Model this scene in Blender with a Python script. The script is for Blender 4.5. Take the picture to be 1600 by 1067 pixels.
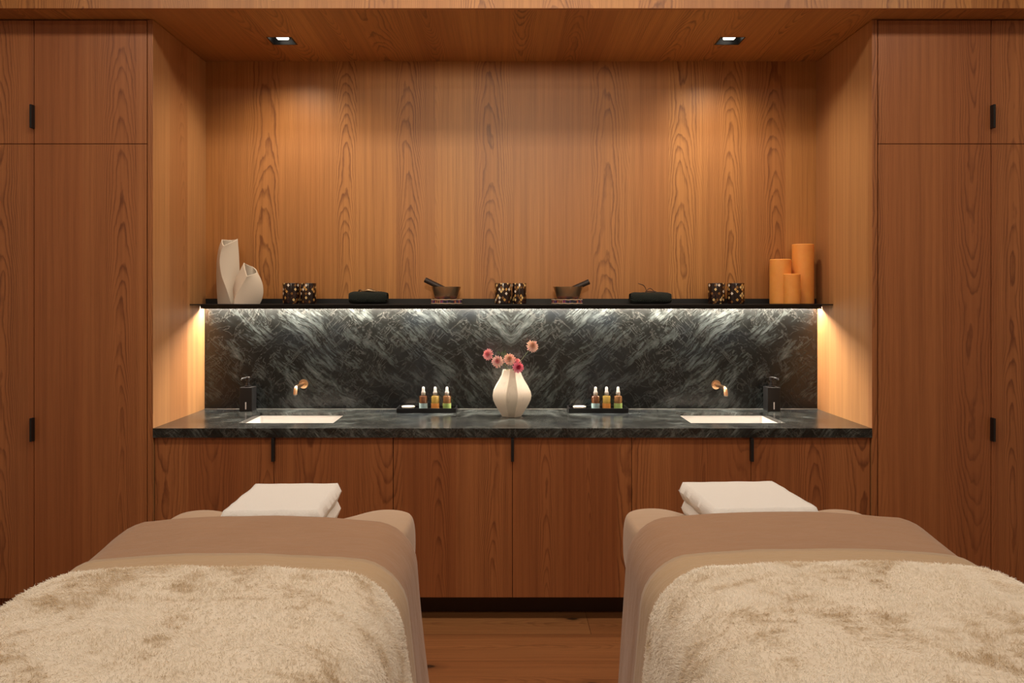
import bpy, bmesh, math, random
from mathutils import Vector, Matrix, noise as mnoise
R = math.radians
scene = bpy.context.scene
for o in list(bpy.data.objects):
    bpy.data.objects.remove(o)
col = scene.collection

# ------------------------------------------------------------------ camera
cam_d = bpy.data.cameras.new('camera')
cam = bpy.data.objects.new('camera', cam_d); col.objects.link(cam)
cam.location = (-0.045, -3.65, 1.45)
cam.rotation_euler = (R(90), 0, 0)
cam_d.sensor_width = 36.0
cam_d.lens = 1277.5 / 1600 * 36
cam_d.shift_x = 15 / 1600
cam_d.shift_y = -67.5 / 1600
cam_d.clip_start = 0.05
scene.camera = cam

# ------------------------------------------------------------------ world, exposure, lights of the room
world = bpy.data.worlds.new('world'); scene.world = world
world.use_nodes = True
world.node_tree.nodes['Background'].inputs[0].default_value = (1.0, 0.8, 0.6, 1)
world.node_tree.nodes['Background'].inputs[1].default_value = 0.0
vs = scene.view_settings
vs.view_transform = 'Standard'; vs.look = 'None'; vs.exposure = 0.0; vs.gamma = 1.0
vs.use_curve_mapping = False

def area(name, loc, rot, sx, sy, power, color):
    d = bpy.data.lights.new(name, 'AREA'); d.shape = 'RECTANGLE'
    d.size = sx; d.size_y = sy; d.energy = power; d.color = color
    o = bpy.data.objects.new(name, d); col.objects.link(o)
    o.location = loc; o.rotation_euler = rot
    return o
WARM = (1.0, 0.88, 0.74)
area('ceiling_lamp_front', (0.0, -1.25, 3.26), (R(0), 0, 0), 4.6, 0.30, 52, WARM)
area('ceiling_lamp_rear', (0.0, -3.2, 3.26), (R(0), 0, 0), 4.6, 0.5, 38, WARM)
def spot(name, loc, target, size, blend, power, color, soft):
    d = bpy.data.lights.new(name, 'SPOT'); d.energy = power; d.color = color; d.spot_size = size; d.spot_blend = blend; d.shadow_soft_size = soft
    o = bpy.data.objects.new(name, d); col.objects.link(o); o.location = loc
    o.rotation_euler = (Vector(target) - Vector(loc)).to_track_quat('-Z', 'Y').to_euler(); return o
spot('ceiling_spot_lamp', (0.05, -4.6, 3.05), (0.05, 0.65, 2.3), R(31), 0.9, 300, (1.0, 0.80, 0.56), 0.35)

# ------------------------------------------------------------------ object helpers
def tag(o, label=None, cat=None, group=None, kind=None):
    if label: o['label'] = label
    if cat: o['category'] = cat
    if group: o['group'] = group
    if kind: o['kind'] = kind
    return o
def empty(name, loc, label, cat, group=None, rz=0):
    o = bpy.data.objects.new(name, None); col.objects.link(o)
    o.location = loc; o.rotation_euler = (0, 0, rz); o.empty_display_size = 0.05
    return tag(o, label, cat, group)
def obj(name, bm, mats, parent=None, loc=(0, 0, 0), smooth=False, rot=None):
    bmesh.ops.recalc_face_normals(bm, faces=bm.faces[:])
    me = bpy.data.meshes.new(name); bm.to_mesh(me); bm.free()
    if not isinstance(mats, (list, tuple)): mats = [mats]
    for m in mats: me.materials.append(m)
    if smooth:
        if smooth is True: 
            for p in me.polygons: p.use_smooth = True
        else:
            me.set_sharp_from_angle(angle=R(smooth))
            for p in me.polygons: p.use_smooth = True
    o = bpy.data.objects.new(name, me); col.objects.link(o)
    o.location = loc
    if rot: o.rotation_euler = rot
    if parent: o.parent = parent
    return o
def dup(root, loc, label=None, group=None, rz=None):
    r = root.copy(); col.objects.link(r); r.location = loc
    if rz is not None: r.rotation_euler = (0, 0, rz)
    if label: r['label'] = label
    if group: r['group'] = group
    for ch in list(root.children):
        c = ch.copy(); col.objects.link(c); c.parent = r
        for g in list(ch.children):
            d = g.copy(); col.objects.link(d); d.parent = c
    return r
def box(bm, x0, x1, y0, y1, z0, z1, bev=0.0, seg=2, mat=0):
    v = [bm.verts.new((x, y, z)) for z in (z0, z1) for y in (y0, y1) for x in (x0, x1)]
    fs = [bm.faces.new([v[i] for i in q]) for q in
          ((0, 2, 3, 1), (4, 5, 7, 6), (0, 1, 5, 4), (2, 6, 7, 3), (0, 4, 6, 2), (1, 3, 7, 5))]
    for f in fs: f.material_index = mat
    if bev:
        es = list({e for f in fs for e in f.edges})
        r = bmesh.ops.bevel(bm, geom=es, offset=bev, segments=seg, profile=0.5, affect='EDGES')
        for f in r['faces']: f.material_index = mat
def bmbox(*a, **k):
    bm = bmesh.new(); box(bm, *a, **k); return bm
def lathe(bm, prof, n=48, c=(0, 0, 0), mat=0, uvl=None):
    rings = []
    for r, z in prof:
        if r < 1e-6: rings.append([bm.verts.new((c[0], c[1], c[2] + z))])
        else: rings.append([bm.verts.new((c[0] + r * math.cos(2 * math.pi * i / n), c[1] + r * math.sin(2 * math.pi * i / n), c[2] + z)) for i in range(n)])
    for k, (a, b) in enumerate(zip(rings, rings[1:])):
        for i in range(n):
            j = (i + 1) % n
            if len(a) == 1 and len(b) == 1: continue
            if len(a) == 1: f = bm.faces.new((a[0], b[i], b[j]))
            elif len(b) == 1: f = bm.faces.new((a[i], a[j], b[0]))
            else: f = bm.faces.new((a[i], a[j], b[j], b[i]))
            f.material_index = mat
            if uvl and len(f.verts) == 4:
                us = (i / n, (i + 1) / n, (i + 1) / n, i / n); vv = (prof[k][1], prof[k][1], prof[k + 1][1], prof[k + 1][1])
                for lp, uu, v_ in zip(f.loops, us, vv): lp[uvl].uv = (uu, v_)
def tube(bm, pts, rad, n=10, mat=0):
    pts = [Vector(p) for p in pts]
    rs = rad if isinstance(rad, (list, tuple)) else [rad] * len(pts)
    rings = []; up = None
    for i, p in enumerate(pts):
        t = (pts[min(i + 1, len(pts) - 1)] - pts[max(i - 1, 0)]).normalized()
        if up is None: up = Vector((0, 0, 1)) if abs(t.z) < 0.9 else Vector((0, 1, 0))
        a = t.cross(up).normalized(); b = a.cross(t).normalized(); up = b
        rings.append([bm.verts.new(p + rs[i] * (a * math.cos(2 * math.pi * k / n) + b * math.sin(2 * math.pi * k / n))) for k in range(n)])
    for a, b in zip(rings, rings[1:]):
        for i in range(n):
            j = (i + 1) % n
            bm.faces.new((a[i], a[j], b[j], b[i])).material_index = mat
    bm.faces.new(rings[0]).material_index = mat; bm.faces.new(rings[-1]).material_index = mat
def plate(bm, x0, x1, y0, y1, z0, z1, holes):
    """slab with rectangular through-holes"""
    xs = sorted({x0, x1, *[h[0] for h in holes], *[h[1] for h in holes]})
    ys = sorted({y0, y1, *[h[2] for h in holes], *[h[3] for h in holes]})
    def solid(i, j):
        if i < 0 or j < 0 or i >= len(xs) - 1 or j >= len(ys) - 1: return False
        cx = (xs[i] + xs[i + 1]) / 2; cy = (ys[j] + ys[j + 1]) / 2
        return not any(h[0] < cx < h[1] and h[2] < cy < h[3] for h in holes)
    V = {}
    def vt(i, j, k):
        if (i, j, k) not in V: V[i, j, k] = bm.verts.new((xs[i], ys[j], (z0, z1)[k]))
        return V[i, j, k]
    for i in range(len(xs) - 1):
        for j in range(len(ys) - 1):
            if not solid(i, j): continue
            for k in (0, 1): bm.faces.new([vt(i, j, k), vt(i + 1, j, k), vt(i + 1, j + 1, k), vt(i, j + 1, k)])
            if not solid(i - 1, j): bm.faces.new([vt(i, j, 0), vt(i, j + 1, 0), vt(i, j + 1, 1), vt(i, j, 1)])
            if not solid(i + 1, j): bm.faces.new([vt(i + 1, j, 0), vt(i + 1, j + 1, 0), vt(i + 1, j + 1, 1), vt(i + 1, j, 1)])
            if not solid(i, j - 1): bm.faces.new([vt(i, j, 0), vt(i + 1, j, 0), vt(i + 1, j, 1), vt(i, j, 1)])
            if not solid(i, j + 1): bm.faces.new([vt(i, j + 1, 0), vt(i + 1, j + 1, 0), vt(i + 1, j + 1, 1), vt(i, j + 1, 1)])

# ------------------------------------------------------------------ material helpers
class NT:
    def __init__(s, name):
        s.mat = bpy.data.materials.new(name); s.mat.use_nodes = True
        s.t = s.mat.node_tree; s.b = s.t.nodes['Principled BSDF']
    def n(s, typ, **kw):
        nd = s.t.nodes.new(typ)
        for k, v in kw.items(): setattr(nd, k, v)
        return nd
    def set(s, sock, v):
        if isinstance(v, bpy.types.NodeSocket): s.t.links.new(v, sock)
        elif v is not None: sock.default_value = v
    def m(s, op, a, b=None, c=None):
        nd = s.n('ShaderNodeMath', operation=op)
        s.set(nd.inputs[0], a); s.set(nd.inputs[1], b); s.set(nd.inputs[2], c)
        return nd.outputs[0]
    def vm(s, op, a, b=None):
        nd = s.n('ShaderNodeVectorMath', operation=op)
        s.set(nd.inputs[0], a); s.set(nd.inputs[1], b)
        return nd.outputs['Value'] if op == 'DOT_PRODUCT' else nd.outputs[0]
    def xyz(s, x=0.0, y=0.0, z=0.0):
        nd = s.n('ShaderNodeCombineXYZ'); s.set(nd.inputs[0], x); s.set(nd.inputs[1], y); s.set(nd.inputs[2], z)
        return nd.outputs[0]
    def sep(s, v):
        nd = s.n('ShaderNodeSeparateXYZ'); s.set(nd.inputs[0], v); return nd.outputs
    def noise(s, vec, scale=1.0, detail=2.0, rough=0.5, dist=0.0, out=0):
        nd = s.n('ShaderNodeTexNoise'); s.set(nd.inputs['Vector'], vec)
        nd.inputs['Scale'].default_value = scale; nd.inputs['Detail'].default_value = detail
        nd.inputs['Roughness'].default_value = rough; nd.inputs['Distortion'].default_value = dist
        return nd.outputs[out]
    def white(s, w):
        nd = s.n('ShaderNodeTexWhiteNoise', noise_dimensions='1D'); s.set(nd.inputs['W'], w)
        return s.sep(nd.outputs['Color'])
    def white2(s, v):
        nd = s.n('ShaderNodeTexWhiteNoise', noise_dimensions='2D'); s.set(nd.inputs['Vector'], v)
        return nd.outputs['Value']
    def ramp(s, f, stops, interp='LINEAR'):
        nd = s.n('ShaderNodeValToRGB'); cr = nd.color_ramp; cr.interpolation = interp
        while len(cr.elements) < len(stops): cr.elements.new(0.5)
        for e, (p, c) in zip(cr.elements, stops):
            e.position = p; e.color = (c, c, c, 1) if isinstance(c, (int, float)) else (*c, 1)
        s.set(nd.inputs[0], f); return nd.outputs[0]
    def mix(s, f, a, b, mode='MIX'):
        nd = s.n('ShaderNodeMix', data_type='RGBA', blend_type=mode)
        s.set(nd.inputs['Factor'], f)
        for k, v in (('A', a), ('B', b)):
            sock = [i for i in nd.inputs if i.name == k and i.type == 'RGBA'][0]
            s.set(sock, (*v, 1) if isinstance(v, tuple) and len(v) == 3 else v)
        return [o for o in nd.outputs if o.type == 'RGBA'][0]
    def pos(s): return s.n('ShaderNodeNewGeometry').outputs['Position']
    def objco(s): return s.n('ShaderNodeTexCoord').outputs['Object']
    def uv(s): return s.n('ShaderNodeTexCoord').outputs['UV']
    def bump(s, h, strength=0.2, dist=0.01):
        nd = s.n('ShaderNodeBump'); nd.inputs['Strength'].default_value = strength; nd.inputs['Distance'].default_value = dist
        s.set(nd.inputs['Height'], h); s.t.links.new(nd.outputs[0], s.b.inputs['Normal'])
    def fin(s, color=None, rough=0.5, metal=0.0, **kw):
        if color is not None: s.set(s.b.inputs['Base Color'], (*color, 1) if isinstance(color, tuple) else color)
        s.set(s.b.inputs['Roughness'], rough); s.b.inputs['Metallic'].default_value = metal
        for k, v in kw.items(): s.set(s.b.inputs[k.replace('_', ' ')], v)
        return s.mat

OAK_L = (0.485, 0.212, 0.060)
OAK_D = (0.205, 0.072, 0.019)
def oak(name, ua, va, seed=0.0, w=0.205, light=OAK_L, dark=OAK_D, rough=0.42, plank=None, sp=0.0068, knots=False, straight=0.3, flip=0.0, vmid=2.05, lines=1.0, u0=0.0):
    t = NT(name); p = t.pos()
    u = t.m('ADD', t.vm('DOT_PRODUCT', p, ua), u0); v = t.vm('DOT_PRODUCT', p, va)
    uw = t.m('DIVIDE', u, w); idn = t.m('FLOOR', uw)
    r = t.white(t.m('ADD', idn, seed)); r2 = t.white(t.m('ADD', idn, seed + 57.3))
    if plank:                                    # boards of finite length, joints staggered row by row
        vp = t.m('ADD', t.m('DIVIDE', v, plank), t.m('MULTIPLY', r2[2], 3.7))
        iv = t.m('FLOOR', vp)
        r = t.white(t.m('ADD', t.m('MULTIPLY_ADD', iv, 13.7, idn), seed)); r2 = t.white(t.m('ADD', t.m('MULTIPLY_ADD', iv, 7.3, idn), seed + 31.1))
    lu = t.m('ADD', t.m('MULTIPLY', t.m('SUBTRACT', t.m('FRACT', uw), 0.5), w), t.m('MULTIPLY', t.m('SUBTRACT', r[0], 0.5), w * 0.6))
    rift = t.m('GREATER_THAN', r2[2], 1.0 - straight)              # straight-grained leaves between the flower-figured ones
    off = t.m('MULTIPLY', r2[0], 40.0)
    alu = t.m('ABSOLUTE', lu)
    wob = t.noise(t.xyz(t.m('MULTIPLY', lu, 4.0), t.m('ADD', t.m('MULTIPLY', v, 1.5), off), 0.0), 1.0, 2.0, 0.5)
    wob2 = t.noise(t.xyz(t.m('MULTIPLY', lu, 22.0), t.m('ADD', t.m('MULTIPLY', v, 6.0), off), 3.0), 1.0, 3.0, 0.6)
    lw = t.m('ADD', lu, t.m('MULTIPLY', t.m('SUBTRACT', t.noise(t.xyz(0.0, t.m('ADD', t.m('MULTIPLY', v, 2.2), off), 11.0), 1.0, 2.0), 0.5), 0.055))
    lw = t.m('MULTIPLY', lw, t.m('MULTIPLY_ADD', r[1], 0.9, 0.75)); lw = t.m('ADD', lw, t.m('MULTIPLY', rift, 0.24))
    sgn = t.m('SUBTRACT', t.m('MULTIPLY', t.m('GREATER_THAN', r[1], flip), 2.0), 1.0)
    d = t.m('ADD', t.m('MULTIPLY_ADD', r[2], 0.075, 0.06), t.m('MULTIPLY', t.m('MULTIPLY', sgn, t.m('MULTIPLY_ADD', r2[0], 0.050, 0.022)), t.m('SUBTRACT', v, vmid)))
    d = t.m('ADD', d, t.m('MULTIPLY', t.m('SUBTRACT', wob, 0.5), 0.060))
    rr = t.m('SQRT', t.m('ADD', t.m('MULTIPLY', lw, lw), t.m('MULTIPLY', d, d)))
    rr = t.m('ADD', rr, t.m('MULTIPLY', t.m('SUBTRACT', wob2, 0.5), 0.0085))
    ring = t.m('FRACT', t.m('DIVIDE', rr, sp))
    line = t.ramp(ring, [(0.0, 0.0), (0.5, 0.06), (0.74, 0.62), (0.86, 1.0), (0.95, 0.5), (1.0, 0.0)])
    cen = t.ramp(alu, [(0.0, 1.0), (0.045, 0.95), (0.10, 0.55)])
    amp = t.ramp(t.noise(t.xyz(t.m('MULTIPLY', lu, 14.0), t.m('ADD', t.m('MULTIPLY', v, 0.9), off), 7.0), 1.0, 2.0), [(0.3, 0.45), (0.65, 1.0)])
    amp = t.m('MULTIPLY', t.m('MULTIPLY', amp, cen), t.m('MULTIPLY_ADD', rift, -0.5, 1.0))
    line = t.m('MULTIPLY', line, amp)
    fib = t.noise(t.xyz(t.m('MULTIPLY', u, 300.0), t.m('MULTIPLY', v, 3.0), 0.0), 1.0, 4.0, 0.6)
    band = t.noise(t.xyz(t.m('MULTIPLY', u, 46.0), t.m('MULTIPLY', v, 0.45), 5.0), 1.0, 4.0, 0.65)
    f = t.m('ADD', t.m('MULTIPLY', line, lines), t.m('MULTIPLY', t.m('SUBTRACT', fib, 0.5), 1.1))
    f = t.m('ADD', f, t.m('MULTIPLY', t.m('SUBTRACT', band, 0.41), 1.5))
    nd = t.n('ShaderNodeClamp'); t.set(nd.inputs[0], f); f = nd.outputs[0]
    tone = t.m('MULTIPLY_ADD', t.noise(t.xyz(t.m('MULTIPLY', u, 5.0), t.m('MULTIPLY', v, 0.35), 21.0), 1.0, 2.0), 0.5, t.m('MULTIPLY', r2[1], 0.5))
    l2 = t.mix(tone, tuple(x * k for x, k in zip(light, (1.22, 1.32, 1.35))), tuple(x * k for x, k in zip(light, (0.74, 0.60, 0.55))))
    c = t.mix(f, l2, dark)
    h = fib
    if plank:
        e1 = t.m('LESS_THAN', t.m('FRACT', uw), 0.009); e2 = t.m('LESS_THAN', t.m('FRACT', vp), 0.0012)
        c = t.mix(t.m('MULTIPLY', t.m('MAXIMUM', e1, e2), 0.8), c, (0.03, 0.012, 0.005))
    if knots:
        vo = t.n('ShaderNodeTexVoronoi', voronoi_dimensions='2D')
        nz = t.noise(t.xyz(t.m('MULTIPLY', u, 30.0), t.m('MULTIPLY', v, 20.0), 0.0), 1.0, 2.0)
        t.set(vo.inputs['Vector'], t.xyz(t.m('ADD', t.m('MULTIPLY', u, 4.6), t.m('MULTIPLY', nz, 0.12)), t.m('MULTIPLY', v, 2.3), 0.0)); vo.inputs['Scale'].default_value = 1.0
        k = t.ramp(vo.outputs['Distance'], [(0.0, 1.0), (0.045, 0.95), (0.075, 0.35), (0.22, 0.0)])
        k = t.m('MULTIPLY', k, t.m('GREATER_THAN', t.sep(vo.outputs['Color'])[0], 0.62))
        c = t.mix(t.m('MULTIPLY', k, 0.95), c, (0.022, 0.010, 0.005))
    t.bump(h, 0.10, 0.002)
    return t.fin(c, rough)

M = {}
M['oak_wall'] = oak('oak_back_wall', (1, 0.93, 0), (0, 0, 1), 3.0)
M['oak_side'] = oak('oak_niche_side', (1, 0.93, 0), (0, 0, 1), 19.0, straight=0.75, lines=0.6, light=(0.50, 0.25, 0.098), dark=(0.26, 0.105, 0.033))
M['oak_door'] = oak('oak_door', (1, 0.93, 0), (0, 0, 1), 41.0, w=0.24, light=(0.375, 0.136, 0.044), dark=(0.165, 0.049, 0.015), sp=0.0075, flip=0.35, vmid=1.35, lines=0.85)
M['oak_soffit'] = oak('oak_soffit', (1, 0, 0), (0, 1, 0.6), 77.0, w=0.23, vmid=1.8, flip=0.5)
M['oak_floor'] = oak('oak_floor', (0, 1, 0), (1, 0, 0), 5.0, w=0.261, u0=0.122, light=(0.36, 0.155, 0.056), dark=(0.16, 0.058, 0.02), rough=0.36, plank=1.9, knots=True, vmid=0.0, flip=0.5, lines=0.5)

def simple(name, color, rough=0.5, metal=0.0, bumps=None, var=0.0, **kw):
    t = NT(name); c = color
    if var:
        n = t.noise(t.objco(), bumps[0] * 0.3 if bumps else 8.0, 3.0)
        c = t.mix(n, tuple(x * (1 - var) for x in color), tuple(min(1, x * (1 + var)) for x in color))
    if bumps: t.bump(t.noise(t.objco(), bumps[0], 4.0, 0.6), bumps[1], bumps[2] if len(bumps) > 2 else 0.002)
    return t.fin(c, rough, metal, **kw)

def marble(name, gain, rough):
    t = NT(name); s = t.sep(t.pos())
    ax = t.m('ABSOLUTE', s[0]); z = t.m('SUBTRACT', s[2], s[1])
    wv = t.noise(t.xyz(ax, z, 0.0), 2.2, 3.0, 0.55, 0.0, 1)
    ws = t.sep(wv)
    ax = t.m('ADD', ax, t.m('MULTIPLY', t.m('SUBTRACT', ws[0], 0.5), 0.12)); z = t.m('ADD', z, t.m('MULTIPLY', t.m('SUBTRACT', ws[1], 0.5), 0.12))
    p = t.m('SUBTRACT', t.m('MULTIPLY', ax, 0.66), t.m('MULTIPLY', z, 0.75)); q = t.m('ADD', t.m('MULTIPLY', ax, 0.75), t.m('MULTIPLY', z, 0.66))
    big = t.noise(t.xyz(t.m('MULTIPLY', p, 6.6), t.m('MULTIPLY', q, 3.3), 1.0), 1.0, 6.0, 0.64, 0.35)
    st = t.noise(t.xyz(t.m('MULTIPLY', p, 38.0), t.m('MULTIPLY', q, 10.0), 2.0), 1.0, 8.0, 0.72, 0.35)
    fine = t.noise(t.xyz(t.m('MULTIPLY', p, 90.0), t.m('MULTIPLY', q, 30.0), 4.0), 1.0, 5.0, 0.7, 0.3)
    f = t.m('ADD', t.m('MULTIPLY', big, 0.60), t.m('MULTIPLY', st, 0.28)); f = t.m('ADD', f, t.m('MULTIPLY', fine, 0.20))
    base = t.ramp(f, [(0.42, (0.0045, 0.005, 0.0048)), (0.51, (0.011, 0.0125, 0.012)), (0.565, (0.029, 0.034, 0.0325)), (0.63, (0.078, 0.092, 0.090)), (0.75, (0.14, 0.16, 0.158))])
    ve = t.noise(t.xyz(t.m('MULTIPLY', p, 17.0), t.m('MULTIPLY', q, 2.2), 6.0), 1.0, 6.0, 0.62, 0.4)
    vl = t.ramp(t.m('ABSOLUTE', t.m('SUBTRACT', ve, 0.5)), [(0.0, 1.0), (0.014, 0.8), (0.034, 0.0)])
    c = t.mix(t.m('MULTIPLY', vl, 0.8), base, (0.004, 0.0045, 0.004))
    vb = t.noise(t.xyz(t.m('MULTIPLY', p, 34.0), t.m('MULTIPLY', q, 4.5), 16.0), 1.0, 5.0, 0.6, 0.3)
    c = t.mix(t.m('MULTIPLY', t.ramp(t.m('ABSOLUTE', t.m('SUBTRACT', vb, 0.5)), [(0.0, 1.0), (0.012, 0.8), (0.03, 0.0)]), 0.65), c, (0.004, 0.0045, 0.004))
    ve2 = t.noise(t.xyz(t.m('MULTIPLY', p, 5.0), t.m('MULTIPLY', q, 11.0), 9.0), 1.0, 6.0, 0.65, 1.2)
    vl2 = t.ramp(t.m('ABSOLUTE', t.m('SUBTRACT', ve2, 0.5)), [(0.0, 1.0), (0.006, 0.6), (0.016, 0.0)])
    c = t.mix(t.m('MULTIPLY', vl2, 0.35), c, (0.11, 0.11, 0.10))
    bl = t.ramp(t.noise(t.xyz(ax, z, 8.0), 3.1, 2.0), [(0.50, 0.0), (0.66, 1.0)])
    c = t.mix(t.m('MULTIPLY', bl, 0.35), c, (0.009, 0.015, 0.023))
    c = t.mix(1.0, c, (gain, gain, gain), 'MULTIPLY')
    return t.fin(c, rough)
M['marble'] = marble('dark_green_marble', 0.62, 0.25); M['marble_lit_copy'] = marble('dark_green_marble_lit_copy', 1.5, 0.22)  # one stone; LED-lit slab coloured darker, worktop copy brighter, in place of light
M['black_metal'] = simple('matte_black_metal', (0.006, 0.006, 0.0065), 0.5)
M['black_gloss'] = simple('satin_black', (0.008, 0.008, 0.009), 0.28)
M['black_slate'] = simple('black_stone', (0.006, 0.006, 0.0065), 0.5, bumps=(90.0, 0.2))
M['seam_shade'] = simple('carcass_seam_shade', (0.02, 0.009, 0.004), 0.8)  # carcass coloured near black so the door seams look shaded
M['porcelain'] = simple('white_porcelain', (0.82, 0.80, 0.77), 0.15)
M['ceramic'] = simple('matte_cream_ceramic', (0.68, 0.60, 0.49), 0.6, bumps=(120.0, 0.05))
M['brass'] = simple('brushed_copper_brass', (0.66, 0.42, 0.24), 0.28, 1.0)
M['plaster'] = simple('warm_plaster', (0.62, 0.55, 0.46), 0.9, bumps=(30.0, 0.05))
M['chrome'] = simple('white_dropper_rubber', (0.78, 0.77, 0.75), 0.35)
M['silver'] = simple('satin_silver', (0.62, 0.60, 0.57), 0.3, 1.0)
def emis(name, color, strength):
    t = NT(name); t.fin((0.8, 0.8, 0.8), 0.5); t.b.inputs['Emission Color'].default_value = (*color, 1); t.b.inputs['Emission Strength'].default_value = strength
    return t.mat
M['led'] = emis('led_strip_light', (1.0, 0.85, 0.70), 360.0)
M['lens'] = emis('downlight_lens', (1.0, 0.90, 0.76), 3.5)

# ------------------------------------------------------------------ dimensions
NX = 1.605          # half width of the niche
PT = 0.024          # thickness of its side panels
ND = 0.651          # depth
SZ = 2.696          # soffit height
CT = 0.870          # worktop height
SH = 1.421          # top of the shelf

# ------------------------------------------------------------------ setting
def struct(name, bm, mat, **k):
    o = obj(name, bm, mat, **k); o['kind'] = 'structure'; return o
struct('floor', bmbox(-3.3, 3.3, -6.2, 0.9, -0.06, 0.0), M['oak_floor'])
struct('wall_back', bmbox(-NX, NX, ND, ND + 0.05, 0.0, SZ), M['oak_wall'])
for nm, xa in (('wall_left', -NX - PT), ('wall_right', NX)):
    o = struct(nm, bmbox(xa, xa + PT, 0.0, ND + 0.05, 0.0, SZ - 0.003, bev=0.0012), [M['oak_side'], M['oak_door']])
    for p in o.data.polygons: p.material_index = 1 if p.normal.y < -0.5 else 0
DL = [(-1.112, 0.311), (1.056, 0.311)]; DH = 0.062
bm = bmesh.new(); plate(bm, -3.0, 3.0, -0.1172, ND + 0.05, SZ, SZ + 0.06, [(x - DH, x + DH, y - DH, y + DH) for x, y in DL])
struct('ceiling_niche', bm, M['oak_soffit'])
struct('trim_fascia', bmbox(-3.0, 3.0, -0.1372, -0.1174, SZ, 3.3), M['oak_wall'])
struct('ceiling', bmbox(-3.3, 3.3, -6.2, -0.1175, 3.3, 3.36), M['plaster'])
struct('wall_room_left', bmbox(-3.36, -3.0, -6.2, 0.9, 0.0, 3.3), M['plaster'])
struct('wall_room_right', bmbox(3.0, 3.36, -6.2, 0.9, 0.0, 3.3), M['plaster'])
struct('wall_front', bmbox(-3.3, 3.3, -6.3, -6.2, 0.0, 3.3), M['plaster'])
struct('baseboard_back', bmbox(-NX, NX, 0.135, 0.15, 0.0, 0.108), simple('dark_brown_plinth', (0.055, 0.024, 0.011), 0.6))  # plinth coloured much darker than the oak doors above

# ------------------------------------------------------------------ downlights in the soffit
def downlight(x, y, label):
    t = empty('downlight', (x, y, SZ), label, 'downlight', 'square downlights in the niche ceiling')
    bm = bmesh.new(); h = DH; d = 0.034
    plate(bm, -h + .0006, h - .0006, -h + .0006, h - .0006, 0.0, 0.004, [(-h + .008, h - .008, -h + .008, h - .008)])
    for (x0, x1, y0, y1) in ((-h + .0006, -h + .008, -h + .0006, h - .0006), (h - .008, h - .0006, -h + .0006, h - .0006), (-h + .008, h - .008, -h + .0006, -h + .008), (-h + .008, h - .008, h - .008, h - .0006)):
        box(bm, x0, x1, y0, y1, 0.004, d)
    box(bm, -h + .0006, h - .0006, -h + .0006, h - .0006, d, d + .004)
    obj('housing', bm, M['black_metal'], t)
    obj('lens', bmbox(-0.027, 0.027, -0.030, 0.024, d - 0.022, d - 0.0005, bev=0.004), M['lens'], t)
    L = bpy.data.lights.new('downlight_lamp', 'SPOT'); L.energy = 34; L.color = (1.0, 0.83, 0.62)
    L.spot_size = R(144); L.spot_blend = 1.0; L.shadow_soft_size = 0.03
    lo = bpy.data.objects.new('downlight_lamp', L); col.objects.link(lo); lo.parent = t; lo.location = (0, 0, d - 0.028)
downlight(DL[0][0], DL[0][1], 'black square downlight in niche ceiling above the tall cream vases side')
downlight(DL[1][0], DL[1][1], 'black square downlight in niche ceiling on the orange candles side')

# ------------------------------------------------------------------ tall cabinets
DZ = [(0.11, 2.1375), (2.1405, 2.6905)]
def tall_cabinet(sgn, label):
    t = empty('tall_cabinet', (sgn * 2.1365, 0, 0), label, 'cabinet', 'tall oak cabinets flanking the niche')
    bm = bmesh.new(); w = 0.505
    for x0, x1 in ((-w, -w + .018), (w - .018, w)): box(bm, x0, x1, 0.024, 0.62, 0.10, 2.691)
    box(bm, -w + .018, w - .018, 0.60, 0.62, 0.10, 2.691); box(bm, -w + .018, w - .018, 0.024, 0.60, 0.10, 0.118)
    box(bm, -w + .018, w - .018, 0.024, 0.60, 2.672, 2.691); box(bm, -w + .018, w - .018, 0.024, 0.60, 2.13, 2.148)
    box(bm, -.009, .009, 0.024, 0.60, 0.118, 2.672)
    obj('carcass', bm, M['seam_shade'], t)
    obj('plinth', bmbox(-w, w, 0.075, 0.09, 0.0, 0.10), M['oak_door'], t)
    for k, (z0, z1) in enumerate(DZ):
        for s in (-1, 1):
            x0, x1 = (0.0015, w - 0.0015) if s > 0 else (-w + 0.0015, -0.0015)
            dr = obj('door', bmbox(x0, x1, 0.0, 0.021, z0, z1, bev=0.001), M['oak_door'], t)
            if s == -sgn * -1:
                zc = 0.858 if k == 0 else 2.266
                if k == 0: zc = 1.45 - (672 - 466) / 352.7
                if k == 1: zc = 1.45 + (466 - 181) / 352.7
                obj('handle', bmbox(-0.0045, 0.0045, -0.028, 0.0005, zc - 0.052, zc + 0.052, bev=0.0008), M['black_metal'], dr)['label'] = 'black tab handle'
    return t
tall_cabinet(-1, 'tall oak double door cabinet left of the marble niche')
tall_cabinet(1, 'tall oak double door cabinet right of the marble niche')

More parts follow.
